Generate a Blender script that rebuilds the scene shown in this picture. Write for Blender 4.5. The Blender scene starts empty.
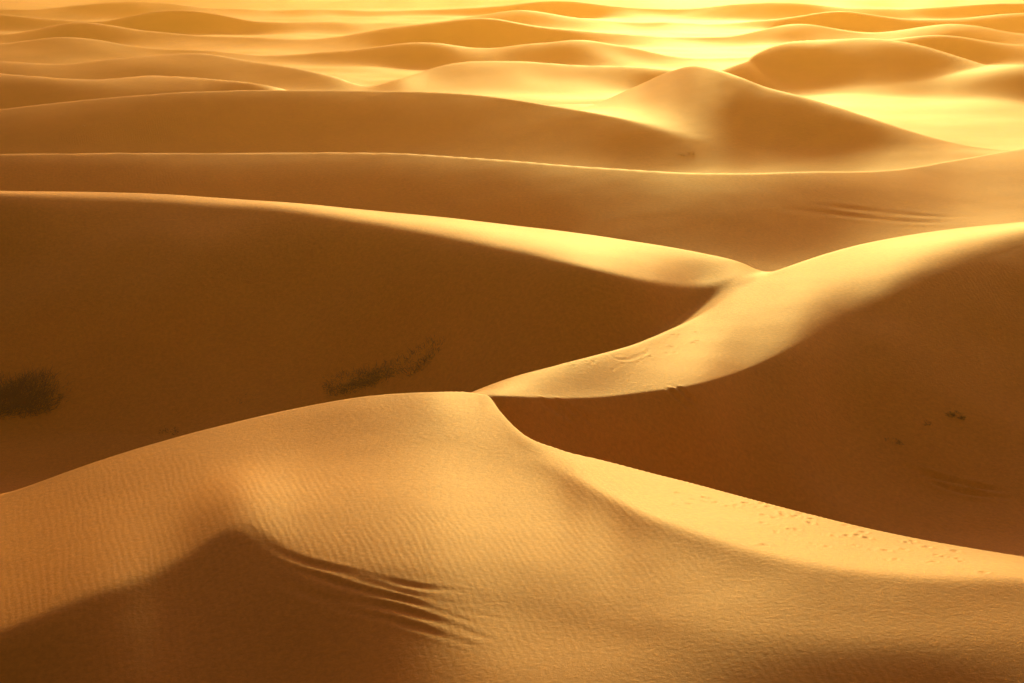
import bpy, math, random
import numpy as np
from mathutils import Vector
random.seed(3)
scene=bpy.context.scene
F=2418.0; CH=45.0; TH=math.atan((341.5+80)/F)
def ray(u,v):
    b=(v-341.5)/F; a=(u-512)/F
    return np.array([a, math.cos(TH)-b*math.sin(TH), -math.sin(TH)-b*math.cos(TH)])
def sz(u,y,v=None,z=None):
    if v is None:
        ang=math.atan((CH-z)/y); v=341.5+F*math.tan(ang-TH)
    r=ray(u,v); return r[0]/r[1], CH+y*r[2]/r[1]
def catmull(x,y,xi):
    x=np.asarray(x,float);y=np.asarray(y,float)
    if len(x)<3: return np.interp(xi,x,y)
    h=np.diff(x);d=np.diff(y)/h;m=np.zeros_like(y)
    m[1:-1]=(d[:-1]*h[1:]+d[1:]*h[:-1])/(h[1:]+h[:-1]);m[0]=d[0]*.5;m[-1]=d[-1]*.5
    xi_=np.clip(xi,x[0],x[-1]);k=np.clip(np.searchsorted(x,xi_)-1,0,len(x)-2)
    t=(xi_-x[k])/h[k]
    return (2*t**3-3*t**2+1)*y[k]+(t**3-2*t**2+t)*h[k]*m[k]+(-2*t**3+3*t**2)*y[k+1]+(t**3-t**2)*h[k]*m[k+1]

L=[]   # (table, mn, mf)
def line(tab,mn=None,mf=None): L.append((tab,mn,mf))
Z=lambda u,y,z:(u,y,None,z)
line([Z(0,20,.5)]); 
line([Z(0,60,1.5),Z(1024,60,1.0)])
line([Z(-300,112,4),Z(0,117,5.3),Z(100,116,6.5),Z(200,115.2,6.8),Z(300,112.5,7.2),Z(430,108,8.3),Z(600,106.5,8.9),Z(1024,106.2,8.5),Z(1350,103,8)],
     mn=[(0,.25),(250,.25),(430,.23),(1024,.25)],mf=[(0,.33),(200,.32),(330,.26),(430,.225),(1024,.235)])   # B
line([Z(-300,116,6),(0,122.6,632),(100,125,592),(180,128.2,560),(235,130,529),(300,126,552),(430,122,575),(520,120,600),(600,117,620),(700,114.3,630),(850,113.2,638),(1024,113.2,646),Z(1350,112,8.6)],
     mn=[(0,.36),(170,.34),(240,.25),(330,.19),(430,.16),(1024,.19)],mf=[(0,.09),(180,.10),(260,.13),(430,.135),(1024,.165)])   # F1
line([Z(-300,136,7),Z(0,142,9.1),Z(100,145,10.6),Z(200,148,11.9),Z(300,150,12.6),Z(430,149,13.3),Z(500,146,12.75),(560,141.5,472),(585,138.5,483),(610,135.5,496),(640,131.8,512),(700,127,535),(800,122,561),(900,120.5,575),(1024,121,581),Z(1350,116,10.2)],
     mn=[(0,.06),(500,.10),(560,.13),(620,.18),(1024,.18)],mf=[(0,.05),(430,.09),(550,.06),(600,-.05),(1024,-.06)])   # P
line([Z(-300,142,7.2),(0,148,495),(100,151,461),(200,154,431),(300,157,408),(385,158,394.5),(430,158,392),(478,159.3,393.5),(490,158.5,397),(500,155,411),(520,150,432),(560,147,450),(600,146,460),(700,142,485),(800,137,512),(900,133,535),(1024,130,557),Z(1350,124,9.5)],
     mn=[(0,.06),(430,.03),(500,.03),(600,-.05),(1024,-.06)],mf=[(0,-.15),(430,-.15),(480,-.1),(500,-.5),(700,-.5),(1024,-.35)])  # C1
line([Z(-300,144,6.9),Z(0,149.5,9.1),Z(300,158.5,12.8),Z(430,159.2,13.6),Z(455,159.5,13.5),Z(480,160.2,13.3),Z(493,159.8,12.8),Z(520,156,9.6),Z(560,156,7.6),Z(600,157.5,6),Z(700,163,3),Z(800,165,1),Z(900,165,0),Z(1024,168,0),Z(1350,170,-1)])  # V1
line([Z(-300,146,6.4),Z(0,151,8.7),Z(300,160,12.3),Z(430,160.5,13.2),Z(455,160.6,13.2),(480,161.2,394.5),(500,161,395.5),(520,162,396.5),(560,165,398),(600,168,397.5),(650,172,392),(700,176,384),(740,182,371),(800,190,342),(850,200,311),(900,206,285),(1024,220,240),Z(1350,235,18)],
     mn=[(0,-.1),(430,-.05),(488,.1),(510,.6),(700,.5),(800,.30),(1024,.26)],mf=[(0,-.1),(430,-.1),(510,.1),(700,.14),(850,.26),(1024,.24)])  # K2
line([Z(-300,151,5),Z(0,156,7),Z(300,165,10.5),Z(430,164,12.0),(458,164,397),(480,165.3,388),(500,167,380),(560,173,363),(600,178,352),(650,187,337),(700,198,314),(740,206,289),(765,211,276),(800,216,262),(850,223,247),(900,228,236),(960,232,227),(1024,236,221),Z(1350,250,17.5)],
     mn=[(0,-.1),(430,-.1),(500,.02),(700,.08),(1024,.0)],mf=[(0,-.3),(430,-.25),(600,-.35),(690,-.25),(740,-.05),(800,-.1),(900,-.25),(1024,-.3)])  # C2
line([Z(-300,192,0),Z(0,190,.5),Z(200,185,1),Z(400,188,2),Z(500,183,5),Z(600,188,9),Z(650,194,11),Z(700,202.5,12.5),Z(740,208,13.9),Z(800,220,13.8),Z(850,229,14),Z(900,234,14),Z(1024,243,13.5),Z(1350,258,14)])  # V2
line([Z(-300,222,20),(0,227,195),(200,225,204),(300,220,213),(400,214,228),(500,206,247),(600,199,270),(650,201,281),(700,207,285),Z(740,211,14.2),Z(800,222,13.2),Z(850,231,13.5),Z(900,236.5,13.2),Z(1024,246,12.5),Z(1350,262,12.5)],
     mn=[(0,.3),(400,.25),(660,.25),(740,.08),(1024,-.2)],mf=[(0,.18),(400,.14),(700,.11),(1024,-.2)])  # T3
line([Z(-300,232,21),(0,231,190),(100,231,191.5),(200,230,196),(300,228,203),(400,225,212.5),(500,222,223),(600,218,236),(700,218,252),(740,216.5,262),(765,216,272),Z(800,225,12.9),Z(850,234,13),Z(900,240,12.2),Z(1024,250,11.4),Z(1350,270,11)],
     mn=[(0,.0),(760,0),(800,-.1),(1024,-.2)],mf=[(0,-.25),(1024,-.25)])  # C3
line([Z(-300,266,6),Z(0,266,6),Z(300,260,6),Z(500,250,5),Z(700,248,6),Z(850,268,6.2),Z(1024,285,7),Z(1350,290,7)]) # V3
line([Z(-300,300,15),(0,300,154),(100,301,153),(200,302,152),(320,302,151.5),(400,300,153),(500,296,160),(600,292,168),(700,290,173),(800,300,172.5),(900,320,168),(960,336,160),(1024,350,150),Z(1350,380,17)],
     mn=[(0,.22),(700,.2),(1024,.04)],mf=[(0,-.2)])  # C4
line([Z(-300,385,2),Z(0,385,4),Z(300,388,4),Z(600,375,5),Z(850,372,5),Z(1000,376,6.3),Z(1350,400,8)]) # V4
line([Z(-300,420,9),(0,420,109),(100,425,99),(200,428,92.5),(280,430,90),(400,430,92),(500,424,98),(570,415,107),(650,402,124),(700,396,140),(750,397,145),(850,394,150),(1000,393,156),Z(1350,410,9)],
     mn=[(0,.18),(560,.26),(650,.27),(720,.27),(800,.25),(1024,.1)],mf=[(0,-.15),(540,-.1),(600,.02),(640,.06),(720,.28),(820,.28),(930,.12)])  # C5
line([Z(-300,440,7),Z(0,440,9),Z(300,450,10),Z(500,445,10.5),(575,424,108.5),(600,436,101),(640,449,84),(670,447,71),(695,441,65),(720,433,70),(740,427,77),(760,424,85),(800,418,95),(860,411,113),(920,406,133),(1000,403,150),Z(1100,415,8),Z(1350,420,9)],
     mn=[(0,-.05),(560,.0),(620,.05),(660,.08),(730,.22),(800,.22),(900,.1)],mf=[(0,-.2)])  # C6
line([Z(-300,478,1),Z(0,480,3),Z(275,470,3),Z(500,490,2),Z(680,520,3),Z(760,580,2.5),Z(900,590,2.5),Z(1024,565,2),Z(1350,560,2)]) # V5
line([Z(-300,520,12),(0,520,73),(50,515,80),(100,515,83),(150,520,78),(200,515,80),(275,498,91),Z(330,520,6),Z(600,540,5),Z(700,570,7),(740,600,62),(760,620,51),(800,640,42.5),(850,645,41),(900,638,46),(960,622,55),(1024,600,66),Z(1350,600,6)],
     mn=[(0,.12)],mf=[(0,-.12)])  # C7
line([Z(-300,590,2),Z(0,606,2.5),Z(600,606,2),Z(700,620,2),Z(850,680,8),Z(1024,660,2)]) # V6
line([Z(-300,640,6),(0,640,61),(60,640,63.5),(120,645,57.5),(200,648,54),(250,640,61),(330,620,76),(372,615,85),(400,620,77),(430,635,68.5),(520,645,62),(600,640,66),(680,636,70),Z(740,650,4),Z(850,700,6),Z(1024,700,2)],
     mn=[(0,.16)],mf=[(0,-.1)])  # C8
def farline(vt,y,amp,ph,w,zf,m=.15):
    yo=lambda u: y+amp*math.sin(u/125+ph)+.12*amp*math.sin(u/57+2*ph)
    us=range(-100,1130,30)
    line([Z(u,yo(u)-w-8*(1+math.sin(u/103+3*ph)),zf) for u in us])
    line([(u,yo(u),v) for u,v in vt],mn=[(-100,m),(200,m*1.5),(420,m*.7),(650,m*1.5),(900,m*.8),(1100,m)],mf=[(0,-.08)])
line([Z(0,700,-.5),Z(1024,730,-.5)])
farline([(-100,46),(0,43),(60,36.5),(130,45),(220,52),(300,55),(350,50),(430,42),(490,48),(540,43),(577,39),(620,46),(680,57),(760,56),(850,44),(930,35),(1024,45),(1100,40)],785,15,.4,26,-.5)
farline([(-100,32),(0,34),(80,23),(150,31),(240,37),(320,38),(400,27),(480,18),(560,29),(640,35),(720,37),(800,25),(870,32),(950,24),(1024,33)],915,17,1.9,22,-1.5)
farline([(-100,18),(0,15),(90,21),(180,11),(260,21),(340,23),(430,22),(520,11),(600,20),(690,23),(760,21),(840,12),(920,20),(1024,13)],1055,20,3.1,18,-1.8)
farline([(-100,6),(30,9),(130,1),(220,8),(330,10),(450,9),(560,1),(660,9),(780,2),(880,9),(1000,3)],1215,22,4.4,18,-2.5)
farline([(-100,-2),(60,-1),(180,-7),(300,-1),(420,-2),(540,-7),(700,-1),(820,-7),(960,-1),(1100,-6)],1390,20,5.5,18,-3.5)
line([Z(0,1500,-3)])

s_in=np.linspace(-.235,.235,900); so=np.linspace(.235,.6,70)[1:]
S=np.concatenate([-so[::-1],s_in,so])
K=len(L);nc=len(S)
Y=np.zeros((K,nc));ZZ=np.zeros((K,nc));MN=np.full((K,nc),np.nan);MF=np.full((K,nc),np.nan)
def smooth1(a,n):
    k=np.hanning(2*n+3)[1:-1];k/=k.sum();return np.convolve(np.pad(a,n,mode='edge'),k,'valid')
for k,(tab,mn,mf) in enumerate(L):
    ss=[];zs=[];ys=[]
    for e in tab:
        u,y=e[0],e[1]
        s,z=sz(u,y,v=e[2]) if e[2] is not None else sz(u,y,z=e[3])
        ss.append(s);zs.append(z);ys.append(y)
    if len(tab)==1: Y[k]=ys[0];ZZ[k]=zs[0]
    else:
        T=(CH-np.array(zs))/np.array(ys)
        yy=catmull(ss,ys,S);tt=catmull(ss,T,S)
        Y[k]=yy;ZZ[k]=CH-tt*yy
    for arr,m in ((MN,mn),(MF,mf)):
        if m:
            q=np.interp(S,[(u-512)/F*1.0 for u,_ in m],[q for _,q in m])
            arr[k]=q if k in (5,7) else smooth1(q,25)
for k in range(1,K): Y[k]=np.maximum(Y[k],Y[k-1]+.35)
H=np.diff(Y,axis=0);D=np.diff(ZZ,axis=0)/H
auto=np.zeros((K,nc))
auto[1:-1]=np.where(D[:-1]*D[1:]>0,2*D[:-1]*D[1:]/(D[:-1]+D[1:]+1e-12),0)
MN=np.where(np.isnan(MN),auto,MN);MF=np.where(np.isnan(MF),auto,MF)
rows=np.concatenate([np.arange(22,102,2.0),np.arange(102,262,.24),np.arange(262,500,.7),np.arange(500,1320,2.0),1320*1.02**np.arange(0,92)])
nr=len(rows)
G=np.zeros((nr,nc))
for c in range(nc):
    y=np.clip(rows,Y[0,c],Y[-1,c]);k=np.clip(np.searchsorted(Y[:,c],y)-1,0,K-2)
    h=H[k,c];t=(y-Y[k,c])/h
    G[:,c]=(2*t**3-3*t**2+1)*ZZ[k,c]+(t**3-2*t**2+t)*h*MF[k,c]+(-2*t**3+3*t**2)*ZZ[k+1,c]+(t**3-t**2)*h*MN[k+1,c]
XX=rows[:,None]*S[None,:];YY=np.repeat(rows[:,None],nc,1)
def blur(A,n,ax):
    k=np.hanning(2*n+3)[1:-1];k/=k.sum()
    P=np.pad(A,[(n,n) if a==ax else (0,0) for a in (0,1)],mode='edge');o=np.zeros_like(A)
    for i,w in enumerate(k):
        o+=w*(P[i:i+A.shape[0],:] if ax==0 else P[:,i:i+A.shape[1]])
    return o
i0=np.searchsorted(rows,103);i1=np.searchsorted(rows,262)
ry=rows[i0:i1,None]
A=G[i0:i1];B=blur(blur(A,6,0),9,1)
wt=np.clip((Y[5][None,:]-ry-2.0)/3,0,1)*np.clip((ry-104)/3,0,1)
G[i0:i1]=A*(1-wt)+B*wt
A=G[i0:i1];B=blur(blur(A,5,0),6,1);wt=np.clip((ry-Y[7][None,:]-2)/4,0,1)
G[i0:i1]=A*(1-wt)+B*wt
# round off the right-hand brink, which is soft in reality
A=G[i0:i1];B=blur(blur(A,12,0),12,1);wt=np.clip(1-np.abs(ry-Y[7][None,:])/10,0,1)*np.clip((S[None,:]-.09)/.06,0,1)
G[i0:i1]=A*(1-wt)+B*wt
i0=np.searchsorted(rows,385);i1=np.searchsorted(rows,470)
A=G[i0:i1];wt=np.clip((rows[i0:i1,None]-385)/6,0,1)*np.clip((470-rows[i0:i1,None])/6,0,1)*np.clip((S[None,:]-.045)/.01,0,1)
G[i0:i1]=A*(1-wt)+blur(blur(A,3,0),8,1)*wt
w=np.clip((YY-1420)/150,0,1)
far=5*np.abs(np.sin(YY/75+1.6*np.sin(XX/140)+.8*np.sin(XX/61+YY/300)))+3*np.sin(XX/90+YY/200)-4
G=G*(1-w)+far*w
def und(x,y,sc,seed):
    r=np.random.default_rng(seed);o=np.zeros_like(x)
    for i in range(7):
        a=r.uniform(0,2*math.pi);f=2*math.pi/sc*r.uniform(.6,1.5)
        o+=np.sin(f*(x*math.cos(a)+y*math.sin(a))+r.uniform(0,6.28)+.8*np.sin(f*.37*(x*math.sin(a)-y*math.cos(a))+r.uniform(0,6)))
    return o/7
G+=.08*und(XX,YY,18,1)+.014*und(XX,YY,5.5,2)+.45*und(XX,YY,60,3)*np.clip((YY-260)/100,0,1)+.7*und(XX,YY,42,21)*np.clip((YY-480)/120,0,1)
# small crossing ridges in the open flat behind the peak
fl=np.clip((YY-Y[17][None,:]-8)/25,0,1)*np.clip((Y[19][None,:]-YY-12)/25,0,1)
G+=fl*2.2*(np.abs(np.sin(YY/26+.8*np.sin(XX/33)+XX/60))-.5)
fw=np.clip((YY-Y[9][None,:]-3)/8,0,1)*np.clip((Y[10][None,:]-YY-1.5)/8,0,1)
G+=fw*(1.7*und(XX,YY,28,8)+.35*und(XX,YY,12,9))
fw=np.clip((YY-Y[6][None,:])/8,0,1)*np.clip((Y[7][None,:]-YY-1.5)/6,0,1)
G+=fw*(.8*und(XX,YY,30,11)+.18*und(XX,YY,11,12))

def height(x,y):
    s=x/y
    i=np.clip(np.searchsorted(rows,y)-1,0,nr-2);j=np.clip(np.searchsorted(S,s)-1,0,nc-2)
    a=(y-rows[i])/(rows[i+1]-rows[i]);b=(s-S[j])/(S[j+1]-S[j])
    return (G[i,j]*(1-a)+G[i+1,j]*a)*(1-b)+(G[i,j+1]*(1-a)+G[i+1,j+1]*a)*b
def hit(u,v,y0=95,y1=900):
    r=ray(u,v);ys=np.arange(y0,y1,.15);px=ys*r[0]/r[1];pz=CH+ys*r[2]/r[1]
    hh=np.array(height(px,ys));w=np.where(pz<hh)[0]
    i=w[0] if len(w) else len(ys)-1
    return Vector((px[i],ys[i],hh[i]))
def groove(pts,width,depth,step=0):
    P=[hit(u,v) for u,v in pts]
    P=np.array([[p.x,p.y] for p in P])
    n=max(20,int(np.sum(np.hypot(*np.diff(P,axis=0).T))/.2))
    t=np.linspace(0,len(P)-1,n);cx=catmull(range(len(P)),P[:,0],t);cy=catmull(range(len(P)),P[:,1],t)
    i0=np.searchsorted(rows,cy.min()-3);i1=np.searchsorted(rows,cy.max()+3)
    smin=((cx-2)/cy).min();smax=((cx+2)/cy).max();j0=np.searchsorted(S,smin);j1=np.searchsorted(S,smax)
    x=XX[i0:i1,j0:j1];y=YY[i0:i1,j0:j1];best=np.full(x.shape,1e9);bt=np.zeros(x.shape)
    for q in range(n):
        d=(x-cx[q])**2+(y-cy[q])**2;m=d<best;best[m]=d[m];bt[m]=q/(n-1)
    d=np.sqrt(best);fade=np.clip(np.minimum(bt,1-bt)*3,0,1)
    g=-np.exp(-(d/width)**2)+.6*np.exp(-((d-1.8*width)/(.8*width))**2)
    if step: g*=.6+.4*np.sin(bt*n*.2*2*math.pi/step)
    else: g*=.7+.3*np.sin(bt*17+pts[0][0])
    G[i0:i1,j0:j1]+=depth*g*fade
groove([(240,524),(290,556),(350,573),(420,588),(480,594)],.26,.06)
groove([(250,540),(310,566),(370,583),(430,600),(470,606)],.22,.045)
groove([(268,556),(325,580),(385,596),(440,612),(478,624)],.22,.045)
groove([(262,576),(320,598),(390,609),(450,626),(495,642)],.26,.055)
groove([(300,566),(350,588),(420,602),(520,622)],.2,.04)
groove([(300,600),(370,616),(440,636),(480,648)],.22,.045)
groove([(535,400),(560,412),(598,434)],.25,.17,.9)
groove([(548,399),(575,413),(606,431)],.25,.15,.9)
groove([(664,388),(680,400),(698,414)],.25,.2,.8)
groove([(672,386),(688,398),(706,410)],.25,.18,.8)
groove([(900,466),(950,482),(1010,492)],.3,.18)
groove([(915,474),(960,492),(1015,500)],.3,.15)
groove([(780,209),(860,217),(960,222)],.5,.07)
groove([(800,206),(880,212),(985,216)],.5,.06)
groove([(580,356),(612,357),(655,349)],.2,.035,.9)
rr=random.Random(9)
def prints(path,nn,jit,dep):
    P=[hit(u,v) for u,v in path]
    for i in range(nn):
        t=i/(nn-1)*(len(P)-1);k=min(int(t),len(P)-2);c=P[k].lerp(P[k+1],t-k)
        cx=c.x+rr.gauss(0,jit);cy=c.y+rr.gauss(0,jit)
        i0=np.searchsorted(rows,cy-1.2);i1=np.searchsorted(rows,cy+1.2);j0=np.searchsorted(S,(cx-1.2)/cy);j1=np.searchsorted(S,(cx+1.2)/cy)
        d=np.hypot(XX[i0:i1,j0:j1]-cx,YY[i0:i1,j0:j1]-cy);w=rr.uniform(.12,.2)
        G[i0:i1,j0:j1]+=dep*rr.uniform(.4,1)*(-np.exp(-(d/w)**2)+.3*np.exp(-((d-1.9*w)/(.7*w))**2))
prints([(720,500),(790,514),(870,538),(970,562)],34,1.0,.09)
prints([(680,492),(760,515),(830,545),(920,562)],30,1.6,.07)
prints([(760,460),(840,440),(930,450),(1000,470)],30,3,.12)
prints([(560,366),(610,360),(660,350),(700,335)],24,.8,.06)

V=np.stack([XX,YY,G],-1).reshape(-1,3).astype(np.float32)
idx=np.arange(nr*nc).reshape(nr,nc)
Q=np.stack([idx[:-1,:-1],idx[:-1,1:],idx[1:,1:],idx[1:,:-1]],-1).reshape(-1,4).astype(np.int32)
me=bpy.data.meshes.new("sand_dunes")
me.vertices.add(len(V));me.vertices.foreach_set("co",V.ravel())
me.loops.add(Q.size);me.loops.foreach_set("vertex_index",Q.ravel())
me.polygons.add(len(Q));me.polygons.foreach_set("loop_start",np.arange(0,Q.size,4,dtype=np.int32))
me.polygons.foreach_set("use_smooth",np.ones(len(Q),dtype=bool))
me.update(calc_edges=True);me.validate()
dunes=bpy.data.objects.new("sand_dunes",me);scene.collection.objects.link(dunes)

def mat(name):
    m=bpy.data.materials.new(name);m.use_nodes=True;return m,m.node_tree.nodes,m.node_tree.links,m.node_tree.nodes["Principled BSDF"]
m,n,l,p=mat("sand")
tc=n.new("ShaderNodeNewGeometry")
n1=n.new("ShaderNodeTexNoise");n1.inputs["Scale"].default_value=.045;n1.inputs["Detail"].default_value=6
n2=n.new("ShaderNodeTexNoise");n2.inputs["Scale"].default_value=3.0;n2.inputs["Detail"].default_value=5;n2.inputs["Roughness"].default_value=.75
for q in (n1,n2): l.new(tc.outputs["Position"],q.inputs["Vector"])
mx=n.new("ShaderNodeMath");mx.operation='MULTIPLY_ADD';l.new(n2.outputs[0],mx.inputs[0]);mx.inputs[1].default_value=.6
ms=n.new("ShaderNodeMath");ms.operation='MULTIPLY';ms.inputs[1].default_value=.5;l.new(n1.outputs[0],ms.inputs[0]);l.new(ms.outputs[0],mx.inputs[2])
cr=n.new("ShaderNodeValToRGB");cr.color_ramp.elements[0].position=.35;cr.color_ramp.elements[1].position=.75
cr.color_ramp.elements[0].color=(.55,.235,.026,1);cr.color_ramp.elements[1].color=(.85,.375,.042,1)
l.new(mx.outputs[0],cr.inputs[0]);l.new(cr.outputs[0],p.inputs["Base Color"])
p.inputs["Roughness"].default_value=.62;p.inputs["Specular IOR Level"].default_value=.12
p.inputs["Specular Tint"].default_value=(1,.6,.2,1)
mp=n.new("ShaderNodeMapping");mp.inputs["Rotation"].default_value=(0,0,math.radians(-38));mp.inputs["Scale"].default_value=(1,.3,1);l.new(tc.outputs["Position"],mp.inputs["Vector"])
wv=n.new("ShaderNodeTexWave");wv.wave_type='BANDS';wv.bands_direction='X';wv.inputs["Scale"].default_value=.95;wv.inputs["Distortion"].default_value=6;wv.inputs["Detail"].default_value=3;wv.inputs["Detail Scale"].default_value=.7
l.new(mp.outputs[0],wv.inputs["Vector"])
n3=n.new("ShaderNodeTexNoise");n3.inputs["Scale"].default_value=.05;l.new(tc.outputs["Position"],n3.inputs["Vector"])
mr=n.new("ShaderNodeMapRange");mr.inputs[1].default_value=.42;mr.inputs[2].default_value=.68;l.new(n3.outputs[0],mr.inputs[0])
wm=n.new("ShaderNodeMath");wm.operation='MULTIPLY';l.new(wv.outputs["Fac"],wm.inputs[0]);l.new(mr.outputs[0],wm.inputs[1])
b1=n.new("ShaderNodeBump");b1.inputs["Strength"].default_value=.4;b1.inputs["Distance"].default_value=.014;l.new(wm.outputs[0],b1.inputs["Height"])
b2=n.new("ShaderNodeBump");b2.inputs["Strength"].default_value=.7;b2.inputs["Distance"].default_value=.055;l.new(n2.outputs[0],b2.inputs["Height"]);l.new(b1.outputs[0],b2.inputs["Normal"])
l.new(b2.outputs[0],p.inputs["Normal"])
me.materials.append(m)

mt,n,l,p=mat("dry_twigs");p.inputs["Base Color"].default_value=(.15,.075,.028,1);p.inputs["Roughness"].default_value=.8
def bush(name,path,rad,hgt,count,seed):
    r=random.Random(seed);verts=[];faces=[];P=[hit(u,v) for u,v in path]
    org=P[0].copy()
    clumps=[(r.random(),r.random()*6.283,r.random()) for _ in range(max(7,count//70))]
    for i in range(count):
        ct,ca,cq=r.choice(clumps)
        t=min(.999,max(0,ct+r.gauss(0,.06)))*(len(P)-1);k=min(int(t),len(P)-2)
        c=P[k].lerp(P[k+1],t-k)
        a=ca+r.gauss(0,.5);q=rad*min(1,math.sqrt(cq)*r.uniform(.6,1.15))
        bx=c.x+math.cos(a)*q;by=c.y+math.sin(a)*q;bz=float(height(bx,by))-.05
        ln=hgt*r.uniform(.25,1)*(1-.5*q/rad)*(.6+.6*cq);da=a+r.uniform(-1.5,1.5);lean=r.uniform(.2,1.4)
        d=Vector((math.cos(da)*math.sin(lean),math.sin(da)*math.sin(lean),math.cos(lean)))
        pos=Vector((bx,by,bz));w=r.uniform(.012,.03)
        side=d.cross(Vector((r.uniform(-1,1),r.uniform(-1,1),.2))).normalized()
        base=len(verts)
        for sgm in range(4):
            ww=w*(1-sgm/3.6);verts+= [pos-side*ww-org,pos+side*ww-org]
            pos=pos+d*ln/3;d=(d+Vector((r.uniform(-.5,.5),r.uniform(-.5,.5),r.uniform(-.45,.1)))).normalized()
        for sgm in range(3):
            o=base+2*sgm;faces.append((o,o+1,o+3,o+2))
    b=bpy.data.meshes.new(name);b.from_pydata([tuple(v) for v in verts],[],faces);b.materials.append(mt)
    o=bpy.data.objects.new(name,b);o.location=org;scene.collection.objects.link(o);return o
bush("dry_bush",[(-12,400),(44,396)],2.2,2.5,4200,1)
bush("dry_bush",[(332,387),(375,376),(430,354)],1.2,1.0,3000,2)
bush("dry_bush",[(163,429),(187,431)],.8,.4,220,3)
bush("dry_bush",[(240,400),(262,396)],.8,.35,120,13)
bush("dry_bush",[(948,416),(960,416)],.5,.6,380,4)
bush("dry_bush",[(890,442),(902,442)],.35,.4,180,5)
bush("dry_bush",[(920,424),(930,424)],.3,.35,150,6)
bush("dry_bush",[(682,155),(704,154)],1.1,.4,260,7)
bush("dry_bush",[(80,126),(92,126)],.9,.4,120,8)

bm=bpy.data.meshes.new("dust_haze")
x,y0,y1,z0,z1=5200,-300,8200,-40,320
vv=[(a,b,c) for c in (z0,z1) for a,b in ((-x,y0),(x,y0),(x,y1),(-x,y1))]
bm.from_pydata(vv,[],[(3,2,1,0),(4,5,6,7),(0,1,5,4),(1,2,6,5),(2,3,7,6),(3,0,4,7)])
hz=bpy.data.objects.new("dust_haze",bm);scene.collection.objects.link(hz)
m=bpy.data.materials.new("dust");m.use_nodes=True;nt=m.node_tree
nt.nodes.remove(nt.nodes["Principled BSDF"])
vs=nt.nodes.new("ShaderNodeVolumeScatter");vs.inputs["Color"].default_value=(1,.52,.12,1);vs.inputs["Density"].default_value=.00035;vs.inputs["Anisotropy"].default_value=.86
nt.links.new(vs.outputs[0],nt.nodes["Material Output"].inputs["Volume"]);bm.materials.append(m)

EL=math.radians(15.5);AZ=math.radians(5.5)
sd=Vector((math.sin(AZ)*math.cos(EL),math.cos(AZ)*math.cos(EL),math.sin(EL)))
sl=bpy.data.lights.new("sun","SUN");sl.energy=4.9;sl.angle=math.radians(5);sl.color=(1,.60,.15)
so_=bpy.data.objects.new("sun",sl);so_.rotation_euler=sd.to_track_quat('Z','Y').to_euler();scene.collection.objects.link(so_)
W=bpy.data.worlds.new("World");scene.world=W;W.use_nodes=True;nt=W.node_tree
bg=nt.nodes["Background"];sk=nt.nodes.new("ShaderNodeTexSky");sk.sky_type='NISHITA';sk.sun_disc=False
sk.sun_elevation=EL;sk.sun_rotation=AZ;sk.dust_density=6;sk.ozone_density=.5;sk.air_density=1.2
mm=nt.nodes.new("ShaderNodeMix");mm.data_type='RGBA';mm.blend_type='MULTIPLY';mm.inputs[0].default_value=1
mm.inputs[7].default_value=(1,.53,.42,1);nt.links.new(sk.outputs[0],mm.inputs[6]);nt.links.new(mm.outputs[2],bg.inputs[0]);bg.inputs[1].default_value=.085

cd=bpy.data.cameras.new("camera");cam=bpy.data.objects.new("camera",cd);scene.collection.objects.link(cam)
cd.sensor_width=36;cd.lens=F*36/1024;cam.location=(0,0,CH);cam.rotation_euler=(math.pi/2-TH,0,0)
cd.clip_end=20000;scene.camera=cam
scene.view_settings.view_transform='Standard';scene.view_settings.look='None';scene.view_settings.exposure=0
